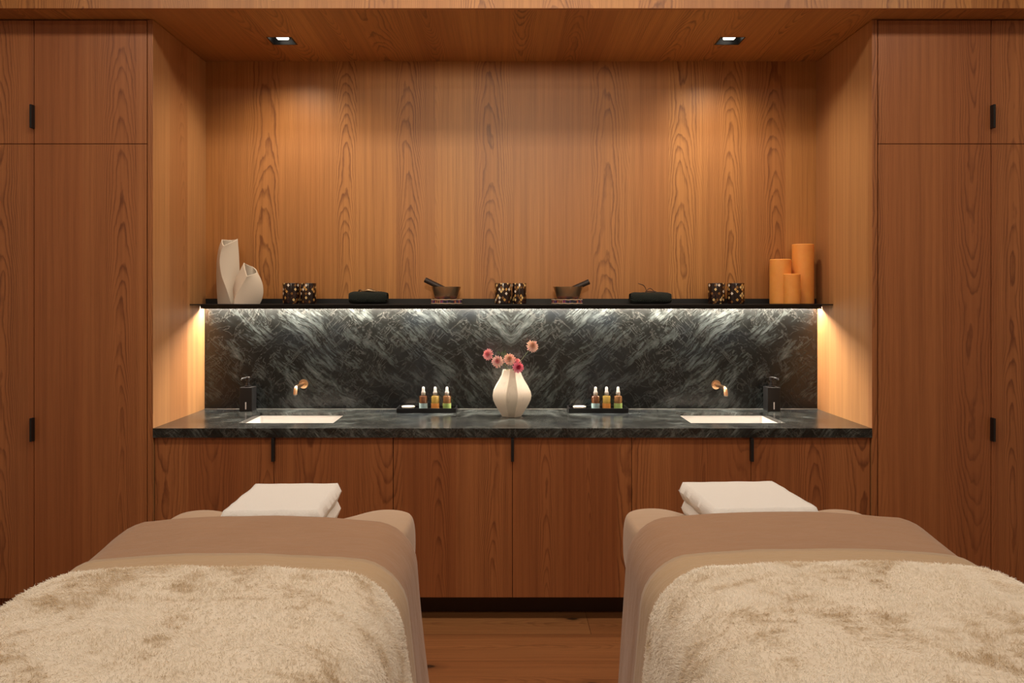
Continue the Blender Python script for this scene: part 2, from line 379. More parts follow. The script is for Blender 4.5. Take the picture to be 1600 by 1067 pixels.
# ------------------------------------------------------------------ base cabinets
bx = [-NX + 0.002 + i * (2 * NX - 0.004) / 3 for i in range(4)]
bl = ['low oak two door cabinet under the sink nearest the cream vases', 'middle low oak two door cabinet under the flower vase', 'low oak two door cabinet under the sink nearest the orange candles']
def base_cabinet(x0, x1, label):
    c = (x0 + x1) / 2; w = (x1 - x0) / 2 - 0.0005
    t = empty('base_cabinet', (c, 0, 0), label, 'cabinet', 'low oak cabinets under the worktop')
    bm = bmesh.new()
    for a, b in ((-w, -w + .018), (w - .018, w)): box(bm, a, b, 0.036, 0.64, 0.11, 0.828)
    box(bm, -w + .018, w - .018, 0.62, 0.64, 0.11, 0.828); box(bm, -w + .018, w - .018, 0.036, 0.62, 0.11, 0.128)
    box(bm, -w + .018, w - .018, 0.036, 0.055, 0.70, 0.828)
    obj('carcass', bm, M['seam_shade'], t)
    dl = obj('door', bmbox(-w + .001, -0.0012, 0.013, 0.034, 0.11, 0.8265, bev=0.0008), M['oak_door'], t)
    dr = obj('door', bmbox(0.0012, w - .001, 0.013, 0.034, 0.11, 0.8265, bev=0.0008), M['oak_door'], t)
    obj('handle', bmbox(-0.0065, 0.0065, -0.010, 0.0135, 0.722, 0.8255, bev=0.0008), M['black_metal'], dl)['label'] = 'black tab handle'
for i in range(3): base_cabinet(bx[i], bx[i + 1], bl[i])

# ------------------------------------------------------------------ worktop, splashback, sinks
SK = [(-1.272, -0.832), (0.832, 1.272)]; SY = (0.152, 0.500)
bm = bmesh.new()
plate(bm, -NX + .0008, NX - .0008, -0.004, ND - .0205, CT - 0.016, CT, [(a, b, SY[0], SY[1]) for a, b in SK])
box(bm, -NX + .0008, NX - .0008, -0.004, 0.012, 0.8285, CT - 0.016)
tag(obj('worktop', bm, M['marble_lit_copy']), 'long polished dark marble worktop running across the niche', 'countertop')
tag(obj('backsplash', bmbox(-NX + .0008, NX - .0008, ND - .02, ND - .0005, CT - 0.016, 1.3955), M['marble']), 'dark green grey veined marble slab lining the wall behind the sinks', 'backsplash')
tag(obj('sealant_bead', bmbox(-NX + .001, NX - .001, ND - .0235, ND - .0202, CT + 0.0001, CT + 0.0025), simple('grey_sealant', (0.30, 0.29, 0.27), 0.4)), 'thin pale seam where worktop meets the marble splashback', 'sealant')

def sink(a, b, label):
    t = empty('sink', ((a + b) / 2, (SY[0] + SY[1]) / 2, 0.70), label, 'sink', 'white sinks set under the worktop')
    w = (b - a) / 2 + .004; d = (SY[1] - SY[0]) / 2 + .004; bm = bmesh.new()
    def ring(wx, dy, r, z, n=6):
        out = []
        for (sx, sy, a0) in ((1, 1, 0), (-1, 1, 90), (-1, -1, 180), (1, -1, 270)):
            for k in range(n + 1):
                an = R(a0 + 90 * k / n); out.append(bm.verts.new((sx * (wx - r) + r * math.cos(an), sy * (dy - r) + r * math.sin(an), z)))
        return out
    zt = CT - 0.0165 - 0.70
    rs = [ring(w + .02, d + .02, .02, zt), ring(w, d, .02, zt), ring(w - .004, d - .004, .03, .04), ring(w - .02, d - .02, .03, .016), ring(w - .05, d - .05, .03, .010), ring(.03, .03, .0299, .006)]
    rs2 = [ring(w + .02, d + .02, .02, zt - .012), ring(w + .012, d + .012, .02, zt - .012), ring(w + .008, d + .008, .03, .03), ring(w - .02, d - .02, .03, .0), ring(.03, .03, .0299, .0)]
    n = len(rs[0])
    def skin(A, B):
        for i in range(n): bm.faces.new((A[i], A[(i + 1) % n], B[(i + 1) % n], B[i]))
    for A, B in zip(rs, rs[1:]): skin(A, B)
    for A, B in zip(rs2, rs2[1:]): skin(A, B)
    skin(rs[0], rs2[0]); bm.faces.new(rs[-1]); bm.faces.new(rs2[-1])
    obj('basin', bm, M['porcelain'], t, smooth=40)
    bm = bmesh.new(); lathe(bm, [(0, .0062), (.028, .0062), (.028, .009), (.022, .0095), (.018, .008), (0, .008)], 32)
    obj('drain', bm, M['silver'], t, smooth=40)
sink(*SK[0], 'white undermount sink nearest the cream vases'); sink(*SK[1], 'white undermount sink nearest the orange candles')

def faucet(x, z, ang, ln, label):
    t = empty('wall_faucet', (x, ND - .0202, z), label, 'faucet', 'brass wall faucets over the sinks')
    bm = bmesh.new(); lathe(bm, [(0, 0), (.024, 0), (.0245, .003), (.0235, .007), (.015, .0085), (.014, .012), (0, .012)], 40)
    for v in bm.verts: v.co = Vector((v.co.x, -v.co.z, v.co.y))
    obj('rosette', bm, M['brass'], t, smooth=40)
    dx = math.sin(ang); dy = -math.cos(ang); P = [(0, -.006, 0)]; rb = .026
    P += [(dx * ln * k, dy * ln * k, 0) for k in (.3, .6, .85)]
    for k in range(1, 8):
        a = R(80 * k / 7); P.append((dx * (ln * .85 + rb * math.sin(a)), dy * (ln * .85 + rb * math.sin(a)), -rb * (1 - math.cos(a))))
    e = P[-1]; P.append((e[0] + dx * .004, e[1] + dy * .004, e[2] - .014))
    bm = bmesh.new(); tube(bm, P, .0098, 20); obj('spout', bm, M['brass'], t, smooth=50)
    bm = bmesh.new(); q = P[-1]; lathe(bm, [(0, -.003), (.008, -.003), (.008, .002), (0, .002)], 20, c=(q[0], q[1], q[2])); obj('aerator', bm, M['silver'], t, smooth=40)
faucet(-1.085, 1.002, R(0), .170, 'brass wall faucet nearest the cream vases')
faucet(1.073, 0.998, R(0), .190, 'brass wall faucet nearest the orange candles')

# ------------------------------------------------------------------ shelf with light channel
t = empty('wall_shelf', (0, ND, SH), 'long thin black metal shelf across the back of the niche', 'shelf')
SY0 = ND - 0.224
bm = bmesh.new(); box(bm, -NX + .0008, NX - .0008, SY0 - ND, -.0005, -.005, 0); obj('shelf_plate', bm, M['black_metal'], t)
obj('upstand', bmbox(-NX + .0008, NX - .0008, -.005, -.0006, 0.0001, .027), M['black_metal'], t)
bm = bmesh.new(); zb = -.0255
box(bm, -NX + .001, NX - .001, -.080, -.077, zb, -.0051); box(bm, -NX + .001, NX - .001, -.077, -.0006, -.0145, -.0051); box(bm, -NX + .001, NX - .001, -.019, -.0006, zb, -.0146)
lc = obj('light_channel', bm, M['black_metal'], t)
obj('led_strip', bmbox(-NX + .004, NX - .004, -.064, -.050, -.0170, -.0147), M['led'], lc)

# ------------------------------------------------------------------ soap dispensers
def dispenser(x, y, label, side):
    t = empty('soap_dispenser', (x, y, CT), label, 'soap dispenser', 'black soap dispensers beside the sinks')
    w = .033; h = .122
    obj('bottle', bmbox(-w, w, -.037, .037, 0.0002, h, bev=.002), M['black_slate'], t)
    obj('level_window', bmbox(-.0032, .0032, -.0378, -.0365, .010, .047, bev=.0006), simple('white_level_window', (0.75, 0.74, 0.72), 0.3), t)
    bm = bmesh.new(); lathe(bm, [(0, h), (.0165, h), (.0165, h + .006), (.011, h + .007), (.0105, h + .018), (.006, h + .0185), (.0055, h + .032), (.0125, h + .033), (.0125, h + .050), (.011, h + .0515), (0, h + .0515)], 32)
    p = obj('pump', bm, M['black_gloss'], t, smooth=35)
    bm = bmesh.new(); tube(bm, [(0, 0, h + .046), (side * .012, -.012, h + .0465), (side * .022, -.024, h + .044), (side * .026, -.029, h + .038)], [.005, .005, .0042, .0036], 14)
    obj('nozzle', bm, M['black_gloss'], p, smooth=50)
dispenser(-1.362, .582, 'black square soap dispenser standing left of the sinks near the cream vases', -1)
dispenser(1.349, .582, 'black square soap dispenser standing right of the sinks under the candles', 1)

# ------------------------------------------------------------------ trays with bottles
def tray(x, label):
    t = empty('tray', (x, .545, CT), label, 'tray', 'black trays on the worktop'); bm = bmesh.new(); w = .1505; d = .066; h = .024; k = .006
    box(bm, -w, w, -d, d, 0.0002, .006); box(bm, -w, w, -d, -d + k, .006, h, bev=.0008); box(bm, -w, w, d - k, d, .006, h, bev=.0008)
    box(bm, -w, -w + k, -d + k, d - k, .006, h, bev=.0008); box(bm, w - k, w, -d + k, d - k, .006, h, bev=.0008)
    obj('tray_body', bm, M['black_gloss'], t); return t
TX = (-.430, .4415)
tray(TX[0], 'black rectangular tray of oil bottles left of the flower vase'); tray(TX[1], 'black rectangular tray of oil bottles right of the flower vase')
def glassm(name, c, liquid):
    t = NT(name); return t.fin(c, 0.12, 0.0, Coat_Weight=0.6, Transmission_Weight=0.25)
M['amber'] = glassm('amber_glass', (0.13, 0.046, 0.018), 0); M['golden'] = glassm('golden_oil_glass', (0.40, 0.27, 0.055), 0); M['olive'] = glassm('light_amber_glass', (0.21, 0.095, 0.032), 0)
M['lab_blue'] = simple('pale_blue_label', (0.38, 0.56, 0.58), 0.6); M['lab_orange'] = simple('orange_label', (0.80, 0.33, 0.07), 0.6); M['lab_green'] = simple('green_label', (0.36, 0.52, 0.16), 0.6)
inkm = {k: simple(k + '_print', c, 0.6) for k, c in (('blue', (.12, .22, .25)), ('orange', (.5, .12, .02)), ('green', (.10, .2, .05)))}
def bottle_thing(x, y, z, kind, label):
    t = empty('dropper_bottle', (x, y, z), label, 'bottle', 'dropper bottles on the trays')
    r = .0207; gm = {'blue': M['amber'], 'orange': M['golden'], 'green': M['olive']}[kind]; lm = {'blue': M['lab_blue'], 'orange': M['lab_orange'], 'green': M['lab_green']}[kind]
    bm = bmesh.new(); lathe(bm, [(0, 0.0003), (r - .002, 0.0003), (r, .002), (r, .070), (r - .003, .0745), (.010, .0755), (.010, .077), (0, .077)], 40)
    obj('bottle_body', bm, gm, t, smooth=40)
    bm = bmesh.new(); lathe(bm, [(r + .0004, .004), (r + .0006, .0042), (r + .0006, .0368), (r + .0004, .037)], 40)
    lb = obj('paper_label', bm, lm, t, smooth=40)
    bm = bmesh.new(); rnd = random.Random(len(label))
    for j, (zz, wd) in enumerate(((.031, 30), (.0285, 22), (.021, 34), (.018, 26))):        # lines of tiny print
        for k in range(-wd, wd, 9):
            a0 = R(-90 + k + rnd.random() * 2); a1 = a0 + R(5.5); rr = r + .0008
            q = [bm.verts.new((rr * math.cos(a), rr * math.sin(a), zq)) for a, zq in ((a0, zz), (a1, zz), (a1, zz + .0014), (a0, zz + .0014))]
            bm.faces.new(q)
    obj('print', bm, inkm[kind], lb)
    bm = bmesh.new(); lathe(bm, [(0, .0772), (.0108, .0772), (.0112, .079), (.0112, .0935), (.0104, .0945), (0, .0945)], 32); obj('collar', bm, M['silver'], t, smooth=40)
    bm = bmesh.new(); lathe(bm, [(0, .0946), (.0085, .0946), (.008, .099), (.0072, .103), (.0072, .113), (.0055, .1185), (.003, .1205), (0, .121)], 32); obj('dropper_bulb', bm, M['chrome'], t, smooth=50)
    return t
for ti, tx in enumerate(TX):
    xs = [(661.3, 679.8, 698.2), (930.8, 948.0, 966.0)][ti]; sd = ('left', 'right')[ti]
    for px, kd, nm in zip(xs, ('blue', 'orange', 'green'), ('dark amber dropper bottle with pale blue label', 'golden dropper bottle with orange label', 'amber dropper bottle with green label')):
        bottle_thing((px - 785) / 305 - .045, .545, CT + .006, kd, nm + ' on the tray %s of the flowers' % sd)
    px = (638.5, 905.2)[ti]; bm = bmesh.new(); lathe(bm, [(0, .0006), (.022, .0006), (.024, .002), (.0338, .016), (.0342, .0185), (.032, .020), (.02, .021), (0, .0215)], 44)
    tag(obj('soap_disc', bm, M['ceramic'], loc=((px - 785) / 303 - .045, .553, CT + .006), smooth=40), 'round cream soap dish lying on the tray %s of the flowers' % sd, 'soap dish', 'cream discs on the trays')

# ------------------------------------------------------------------ faceted vase with dahlias
VX, VY = .0, .378
bm = bmesh.new(); prof = [(.047, .0), (.050, .004), (.066, .030), (.084, .060), (.0955, .085), (.0985, .105), (.094, .125), (.080, .152), (.062, .180), (.050, .203), (.045, .220), (.0435, .2275), (.039, .2275), (.040, .215), (.05, .18), (.075, .11), (.04, .012)]
vm = NT('cream_brushed_ceramic'); s_ = vm.sep(vm.objco())
nn = vm.noise(vm.xyz(vm.m('MULTIPLY', s_[0], 90.0), vm.m('MULTIPLY', s_[1], 90.0), vm.m('MULTIPLY', s_[2], 14.0)), 1.0, 4.0, 0.6)
M['vase'] = vm.fin(vm.mix(vm.ramp(nn, [(0.55, 0.0), (0.75, 0.45)]), (0.72, 0.63, 0.51), (0.48, 0.40, 0.32)), 0.65)
angs = [-90 - 17, -90 + 15, -22, 22, 62, 107, 152, 205]
rings = []
for k, (r, z) in enumerate(prof):
    tw = 6 * (z / .2275) ** 2
    rings.append([bm.verts.new((r * 1.05 * math.cos(R(a + tw)), r * 1.05 * math.sin(R(a + tw)), z)) for a in angs])
for A, B in zip(rings, rings[1:]):
    for i in range(8): bm.faces.new((A[i], A[(i + 1) % 8], B[(i + 1) % 8], B[i]))
bm.faces.new(rings[0]); bm.faces.new(rings[-1])
vo = obj('flower_vase', bm, M['vase'], loc=(VX, VY, CT + .0003), smooth=25); tag(vo, 'faceted cream ceramic vase holding pink dahlias in the worktop centre', 'vase')
def petalmat(n, c):
    t = NT(n); return t.fin(c, 0.6, Subsurface_Weight=0.15)
PM = {'peach': (petalmat('peach_petal', (0.86, 0.58, 0.50)), petalmat('peach_heart', (0.78, 0.46, 0.32))),
      'blush': (petalmat('blush_petal', (0.88, 0.62, 0.57)), petalmat('blush_heart', (0.82, 0.36, 0.37))),
      'rose': (petalmat('rose_petal', (0.85, 0.44, 0.46)), petalmat('rose_heart', (0.75, 0.25, 0.30))),
      'hot': (petalmat('hot_pink_petal', (0.84, 0.29, 0.40)), petalmat('hot_pink_heart', (0.62, 0.045, 0.12)))}
M['stem'] = simple('green_stem', (0.07, 0.10, 0.03), 0.6); M['leaf'] = simple('dark_leaf', (0.035, 0.06, 0.022), 0.6)
def bloom(rad, seed):
    bm = bmesh.new(); rnd = random.Random(seed)
    lathe(bm, [(0, -.35 * rad), (.25 * rad, -.3 * rad), (.3 * rad, 0), (.2 * rad, .25 * rad), (0, .3 * rad)], 16, mat=1)
    N = 8
    for k in range(N):
        f = k / (N - 1); n = int(17 - 9 * f); ln = rad * (1.0 - .70 * f); el = R(-12 + 80 * f); w = rad * (.23 - .08 * f); base = .08 * rad
        for i in range(n):
            a = 2 * math.pi * (i + .5 * (k % 2)) / n + rnd.uniform(-.08, .08); e = el + rnd.uniform(-.1, .1); L = ln * rnd.uniform(.92, 1.06)
            d = Vector((math.cos(a) * math.cos(e), math.sin(a) * math.cos(e), math.sin(e))); sd = Vector((-math.sin(a), math.cos(a), 0)); up = sd.cross(d) * -1
            if up.z < 0: up = -up
            o = Vector((0, 0, base * f)); rows = []
            for (tt, ww, cup) in ((.12, .35, 0), (.55, .95, .06), (.85, 1.0, .12), (1.0, .35, .20)):
                c = o + d * L * tt + up * L * cup
                rows.append([bm.verts.new(c - sd * w * ww * .5 + up * w * .22), bm.verts.new(c), bm.verts.new(c + sd * w * ww * .5 + up * w * .22)])
            for A, B in zip(rows, rows[1:]):
                for j in (0, 1): bm.faces.new((A[j], A[j + 1], B[j + 1], B[j])).material_index = 1 if f > .55 else 0
    return bm
FL = [(763, 554, .029, 'rose', (-.45, -.85, .25), .375, 'rose pink dahlia, leftmost of the bunch in the cream vase'),
      (777.5, 565, .031, 'blush', (-.1, -1, .2), .352, 'blush pink dahlia second from the left in the cream vase'),
      (796, 561.5, .030, 'peach', (.0, -1, .25), .352, 'peach pink dahlia in the middle above the cream vase neck'),
      (809.5, 574, .0285, 'hot', (.2, -1, .1), .310, 'hot pink dahlia lowest on the rim of the cream vase'),
      (832, 541, .0315, 'peach', (.25, -.9, .35), .37, 'peach dahlia highest on its long stem right of the bunch'),
      (807, 566, .026, 'rose', (.4, -.7, .6), .385, 'small pink dahlia half hidden behind the hot pink one')]
for i, (px, py, r, kd, nrm, yy, lab) in enumerate(FL):
    S = 1277.5 / (3.65 + yy); X = (px - 785) / S - .045; Z = 1.45 - (py - 466) / S
    t = empty('dahlia', (VX, VY, CT + .20), lab, 'flower', 'pink dahlias in the cream vase')
    P = Vector((X - VX, yy - VY, Z - CT - .20)); n = Vector(nrm).normalized()
    b = obj('bloom', bloom(r, i), PM[kd], t, loc=P, smooth=True); b.rotation_euler = n.to_track_quat('Z', 'Y').to_euler()
    e = P - n * r * .3; q0 = Vector((.02 * math.sin(i * 2.1), .02 * math.cos(i * 2.1), -.12)); q1 = Vector((max(-.026, min(.026, P.x * .3)), max(-.02, min(.02, P.y * .3)), .034))
    pts = []
    for k in range(13):
        f = k / 12; c = q1 * 1.0 + Vector((0, 0, .02))
        if f < .5: g = f * 2; pts.append(q0.lerp(q1, g))
        else:
            g = (f - .5) * 2; m_ = q1 + (q1 - q0) * .15; pts.append(q1.lerp(m_, g).lerp(m_.lerp(e, g), g))
    bm = bmesh.new(); tube(bm, pts, .0016, 8); st_ = obj('stem', bm, M['stem'], t, smooth=50)
    if i in (0, 2):
        bm = bmesh.new(); rnd = random.Random(i)
        for k in range(7):
            c = pts[9] + Vector((rnd.uniform(-.02, .02), rnd.uniform(.0, .02), rnd.uniform(.02, .05) if i == 0 else rnd.uniform(-.005, .02)))
            d = Vector((rnd.uniform(-1, 1), rnd.uniform(-.3, .3), rnd.uniform(.1, .9))).normalized(); s2 = d.cross(Vector((0, 1, .3))).normalized(); L = .026
            tube(bm, [pts[9], pts[9].lerp(c, .5) + Vector((0, 0, .004)), c], .0007, 5)
            v = [bm.verts.new(c), bm.verts.new(c + d * L * .5 + s2 * .006), bm.verts.new(c + d * L), bm.verts.new(c + d * L * .5 - s2 * .006)]
            bm.faces.new(v)
        obj('leaves', bm, M['leaf'], st_)

# ------------------------------------------------------------------ things on the shelf
def X_at(px, y): return (px - 785) / (1277.5 / (3.65 + y)) - .045
def folded_vase(name, y, px0, stations, label, depth):
    """stations: (py, left px, ridge px, right px), top to bottom; top edge heights vary per corner"""
    S = 1277.5 / (3.65 + y); cx = X_at(px0, y); bm = bmesh.new(); N = 14; rings = []
    for (pl, pf, pr, pb, xl, xf, xr) in stations:     # pixel heights of the left, ridge, right, back corners and pixel x of left, ridge, right
        L = Vector(((xl - px0) / S, 0, (473.6 - pl) / S)); F = Vector(((xf - px0) / S, -depth, (473.6 - pf) / S)); Q = Vector(((xr - px0) / S, 0.005, (473.6 - pr) / S))
        B = Vector((((xl + xr) / 2 - px0) / S, depth * .9, (473.6 - pb) / S)); ring = []
        for (a, b, bul) in ((L, F, .07), (F, Q, .11), (Q, B, .16), (B, L, .16)):
            d = b - a; nrm = Vector((d.y, -d.x, 0))
            for k in range(N):
                f = k / N; ring.append(bm.verts.new(a.lerp(b, f) + nrm * bul * 4 * f * (1 - f) * .8))
        rings.append(ring)
    n = len(rings[0])
    for A, B in zip(rings, rings[1:]):
        for i in range(n): bm.faces.new((A[i], A[(i + 1) % n], B[(i + 1) % n], B[i]))
    bm.faces.new(rings[-1])
    o = obj(name, bm, M['ceramic'], loc=(cx, y, SH + .0003), smooth=34)
    md = o.modifiers.new('wall', 'SOLIDIFY'); md.thickness = .005; md.offset = -1
    return tag(o, label, 'vase', 'folded cream vases on the shelf')
def dens(st, m=5):
    out = []
    for a, b in zip(st, st[1:]):
        for k in range(m): out.append(tuple(x + (y - x) * k / m for x, y in zip(a, b)))
    return out + [st[-1]]
def spl(st, m=6):
    out = []
    P = [st[0]] + st + [st[-1]]
    for i in range(1, len(P) - 2):
        for k in range(m):
            u = k / m; out.append(tuple(.5 * (2 * b + (c - a) * u + (2 * a - 5 * b + 4 * c - d) * u * u + (3 * b - a - 3 * c + d) * u ** 3) for a, b, c, d in zip(P[i - 1], P[i], P[i + 1], P[i + 2])))
    return out + [st[-1]]
folded_vase('sculptural_vase', .555, 356.5, spl([(373, 384, 372, 373, 346.5, 354.5, 371), (385, 393, 385, 385, 342, 350.5, 372), (403, 408, 403, 403, 338.8, 348.5, 373.2), (425, 428, 425, 425, 338, 351, 374), (447, 448, 447, 447, 338.4, 358, 374), (463, 463, 463, 463, 339.4, 363, 373.5), (473.6, 473.6, 473.6, 473.6, 340, 366, 373)]), 'tall folded cream ceramic vase at the shelf end', .05)
folded_vase('sculptural_vase', .486, 387, spl([(409, 431, 424, 415, 381, 391, 401), (422, 439, 433, 424, 374.5, 386.5, 406.5), (436, 447, 443, 437, 367.5, 381.5, 410), (451, 456, 455, 451, 364, 376, 411), (464, 466, 466, 464, 365.5, 371.5, 409), (473.6, 473.6, 473.6, 473.6, 369, 370.5, 405.5)]), 'short folded cream ceramic vase in front of the tall one', .05)

def mosaic(seed):
    t = NT('mosaic_glass_%d' % seed); s = t.sep(t.uv())
    a = t.m('MULTIPLY', s[0], 15.0); b = t.m('MULTIPLY', s[1], 47.0)
    p = t.m('ADD', a, b); q = t.m('SUBTRACT', a, b)
    # keep the pattern closed round the cup: cells hashed on wrapped indices
    ip = t.m('FLOOR', p); iq = t.m('FLOOR', q)
    r = t.white2(t.xyz(t.m('ADD', ip, seed * 7.0), t.m('ADD', iq, seed * 3.0), 0.0)); r2 = t.white2(t.xyz(t.m('ADD', ip, 31.0 + seed), t.m('ADD', iq, 5.0), 0.0))
    fp = t.m('FRACT', p); fq = t.m('FRACT', q)
    def inside(f): return t.m('LESS_THAN', t.m('ABSOLUTE', t.m('SUBTRACT', f, 0.5)), 0.41)
    ins = t.m('MULTIPLY', inside(fp), inside(fq))
    c = t.ramp(r, [(0.0, (0.016, 0.007, 0.006)), (0.40, (0.045, 0.016, 0.010)), (0.58, (0.22, 0.10, 0.03)), (0.72, (0.60, 0.33, 0.10)), (0.86, (0.80, 0.56, 0.25)), (0.95, (0.85, 0.74, 0.62))], 'CONSTANT')
    c = t.mix(ins, (0.010, 0.005, 0.004), c)
    return t.fin(c, 0.22, 0.0, Coat_Weight=0.5)
MO = [mosaic(1), mosaic(2)]
HL = [(455.2, 26.4, 'left mosaic candle cup of the pair beside the cream vases', 0), (481.9, 24.6, 'right mosaic candle cup of the pair beside the cream vases', 1),
      (786.0, 26.0, 'left mosaic candle cup of the pair in the shelf middle', 1), (811.3, 22.5, 'right mosaic candle cup of the pair in the shelf middle', 0),
      (1119.3, 26.4, 'left mosaic candle cup of the pair beside the orange candles', 0), (1149.6, 26.8, 'right mosaic candle cup of the pair beside the orange candles', 1)]
for i, (px, w, lab, k) in enumerate(HL):
    bm = bmesh.new(); uvl = bm.loops.layers.uv.new('UVMap'); r = w / 2 / 305; h = .1065
    y = .56 if i not in (3,) else .575
    lathe(bm, [(0, .0003), (r * .93, .0003), (r * .97, .003), (r, .010), (r, h - .003), (r - .0008, h), (r - .004, h), (r - .005, h - .003), (r - .006, .012), (r * .7, .008), (0, .008)], 48, uvl=uvl)
    o = obj('candle_cup', bm, MO[k], loc=(X_at(px, y), y, SH), smooth=40, rot=(0, 0, i * 1.3)); tag(o, lab, 'candle holder', 'mosaic candle cups on the shelf')

# dark green rolled towels
t_ = NT('dark_green_towel'); s_ = t_.sep(t_.objco())
zig = t_.m('ABSOLUTE', t_.m('SUBTRACT', t_.m('FRACT', t_.m('MULTIPLY', s_[0], 11.0)), 0.5))
rib = t_.m('SINE', t_.m('ADD', t_.m('MULTIPLY', t_.m('ADD', s_[2], s_[1]), 700.0), t_.m('MULTIPLY', zig, 60.0)))
t_.bump(rib, 0.8, 0.003)
M['green'] = t_.fin(t_.mix(t_.m('MULTIPLY_ADD', rib, 0.5, 0.5), (0.005, 0.010, 0.008), (0.018, 0.027, 0.022)), 0.9)
def towel_roll(px0, px1, y, h, label, seed):
    x0, x1 = X_at(px0, y), X_at(px1, y); L = x1 - x0; bm = bmesh.new(); N = 40; rings = []; rnd = random.Random(seed)
    for i in range(25):
        f = i / 24; e = min(f, 1 - f) * L; sc = 1 - .22 * math.exp(-(e / .012) ** 1.3); rings.append([])
        for k in range(N):
            a = 2 * math.pi * k / N; ca, sa = math.cos(a), math.sin(a)
            yy = .055 * sc * math.copysign(abs(ca) ** .75, ca); zz = h / 2 + h / 2 * sc * math.copysign(abs(sa) ** .7, sa) + .0025 * mnoise.noise((f * 5 + seed, ca * 2, sa * 2))
            if zz < .0004: zz = .0004
            rings[-1].append(bm.verts.new((-L / 2 + L * f, yy, zz)))
    for A, B in zip(rings, rings[1:]):
        for k in range(N): bm.faces.new((A[k], A[(k + 1) % N], B[(k + 1) % N], B[k]))
    for rg, sx in ((rings[0], 1), (rings[-1], -1)):      # recessed spiral-looking ends
        cen = sum((v.co for v in rg), Vector()) / N; prev = rg
        for q, (sc, dp) in enumerate(((.86, .004), (.74, -.001), (.6, .005), (.45, .0), (.3, .005), (.12, .002))):
            cur = [bm.verts.new(cen + (v.co - cen) * sc + Vector((sx * dp, 0, 0))) for v in rg]
            for k in range(N): bm.faces.new((prev[k], prev[(k + 1) % N], cur[(k + 1) % N], cur[k]))
            prev = cur
        bm.faces.new(prev)
    tag(obj('towel_roll', bm, M['green'], loc=((x0 + x1) / 2, y, SH), smooth=60), label, 'towel', 'dark green towel rolls on the shelf')
    return (x0 + x1) / 2
M['twig'] = simple('dark_dry_twig', (0.060, 0.024, 0.010), 0.6); M['metal_leaf'] = simple('shiny_brown_pod', (0.30, 0.20, 0.11), 0.25, 0.6)
towel_roll(547, 605.5, .545, .064, 'dark green rolled towel between the candle cups and left singing bowl', 3)
bm = bmesh.new(); P = [(-.055, 0, .004), (-.045, -.01, .012), (-.03, -.015, .004), (-.01, -.02, .009), (.01, -.02, .013), (.03, -.015, .005), (.05, -.01, .003)]
tube(bm, P, [.003, .004, .0035, .005, .0045, .004, .002], 8); tube(bm, [(-.025, -.025, .003), (.0, -.03, .008), (.03, -.03, .004), (.045, -.025, .002)], [.002, .006, .006, .002], 8)
tube(bm, [(-.055, .0, .006), (-.052, .0, .014), (-.047, .0, .006)], [.003, .003, .002], 6)
tag(obj('seed_pod', bm, M['metal_leaf'], loc=(X_at(577, .545), .545, SH + .061), smooth=60), 'shiny brown dried pod lying on the left green towel', 'dried pod')
towel_roll(984.5, 1047, .545, .060, 'dark green ribbed towel roll between right singing bowl and candle cups', 8)
bm = bmesh.new(); S = 1277.5 / 4.195
Pt = [(997, 443), (1000, 444), (1004.5, 445.5), (1007, 447.5), (1008.7, 451), (1010, 454.6)]
tube(bm, [((x - 1010) / S, 0, (457 - z) / S + .001) for x, z in Pt], [.0016, .002, .0026, .0022, .002, .0018], 8)
tube(bm, [((x - 1010) / S, 0, (457 - z) / S + .001) for x, z in [(1010, 455), (1011.5, 453), (1014, 451.2), (1016.5, 450.8), (1019, 452.4), (1021, 454.5), (1026, 456)]], [.0018, .0018, .0018, .002, .0018, .0016, .001], 8)
tube(bm, [((x - 1010) / S, -.006, (457 - z) / S + .001) for x, z in [(1008, 456), (1012, 455.2), (1018, 455.8), (1024, 456)]], .003, 8)
tag(obj('twig', bm, M['twig'], loc=(X_at(1010, .545), .545, SH + .0585), smooth=60), 'curled brown twig standing on the right green towel roll', 'twig')

# singing bowls on ring cushions
t_ = NT('striped_cushion'); s_ = t_.sep(t_.objco()); an = t_.m('ARCTAN2', s_[1], s_[0])
ci = t_.white(t_.m('FLOOR', t_.m('MULTIPLY', an, 14.0))); fr = t_.m('FRACT', t_.m('MULTIPLY', an, 14.0))
cc = t_.ramp(ci[0], [(0, (.015, .012, .02)), (.3, (.20, .02, .03)), (.5, (.08, .03, .12)), (.68, (.015, .014, .02)), (.82, (.35, .14, .05)), (.92, (.4, .3, .28))], 'CONSTANT')
M['stripe'] = t_.fin(cc, 0.85); M['cush_trim'] = simple('cream_cushion_piping', (0.55, 0.40, 0.27), 0.8)
M['bowl'] = simple('brushed_bronze_bowl', (0.62, 0.50, 0.34), 0.33, 1.0, bumps=(60.0, 0.05)); M['striker'] = simple('dark_striker_wood', (0.024, 0.014, 0.010), 0.5)
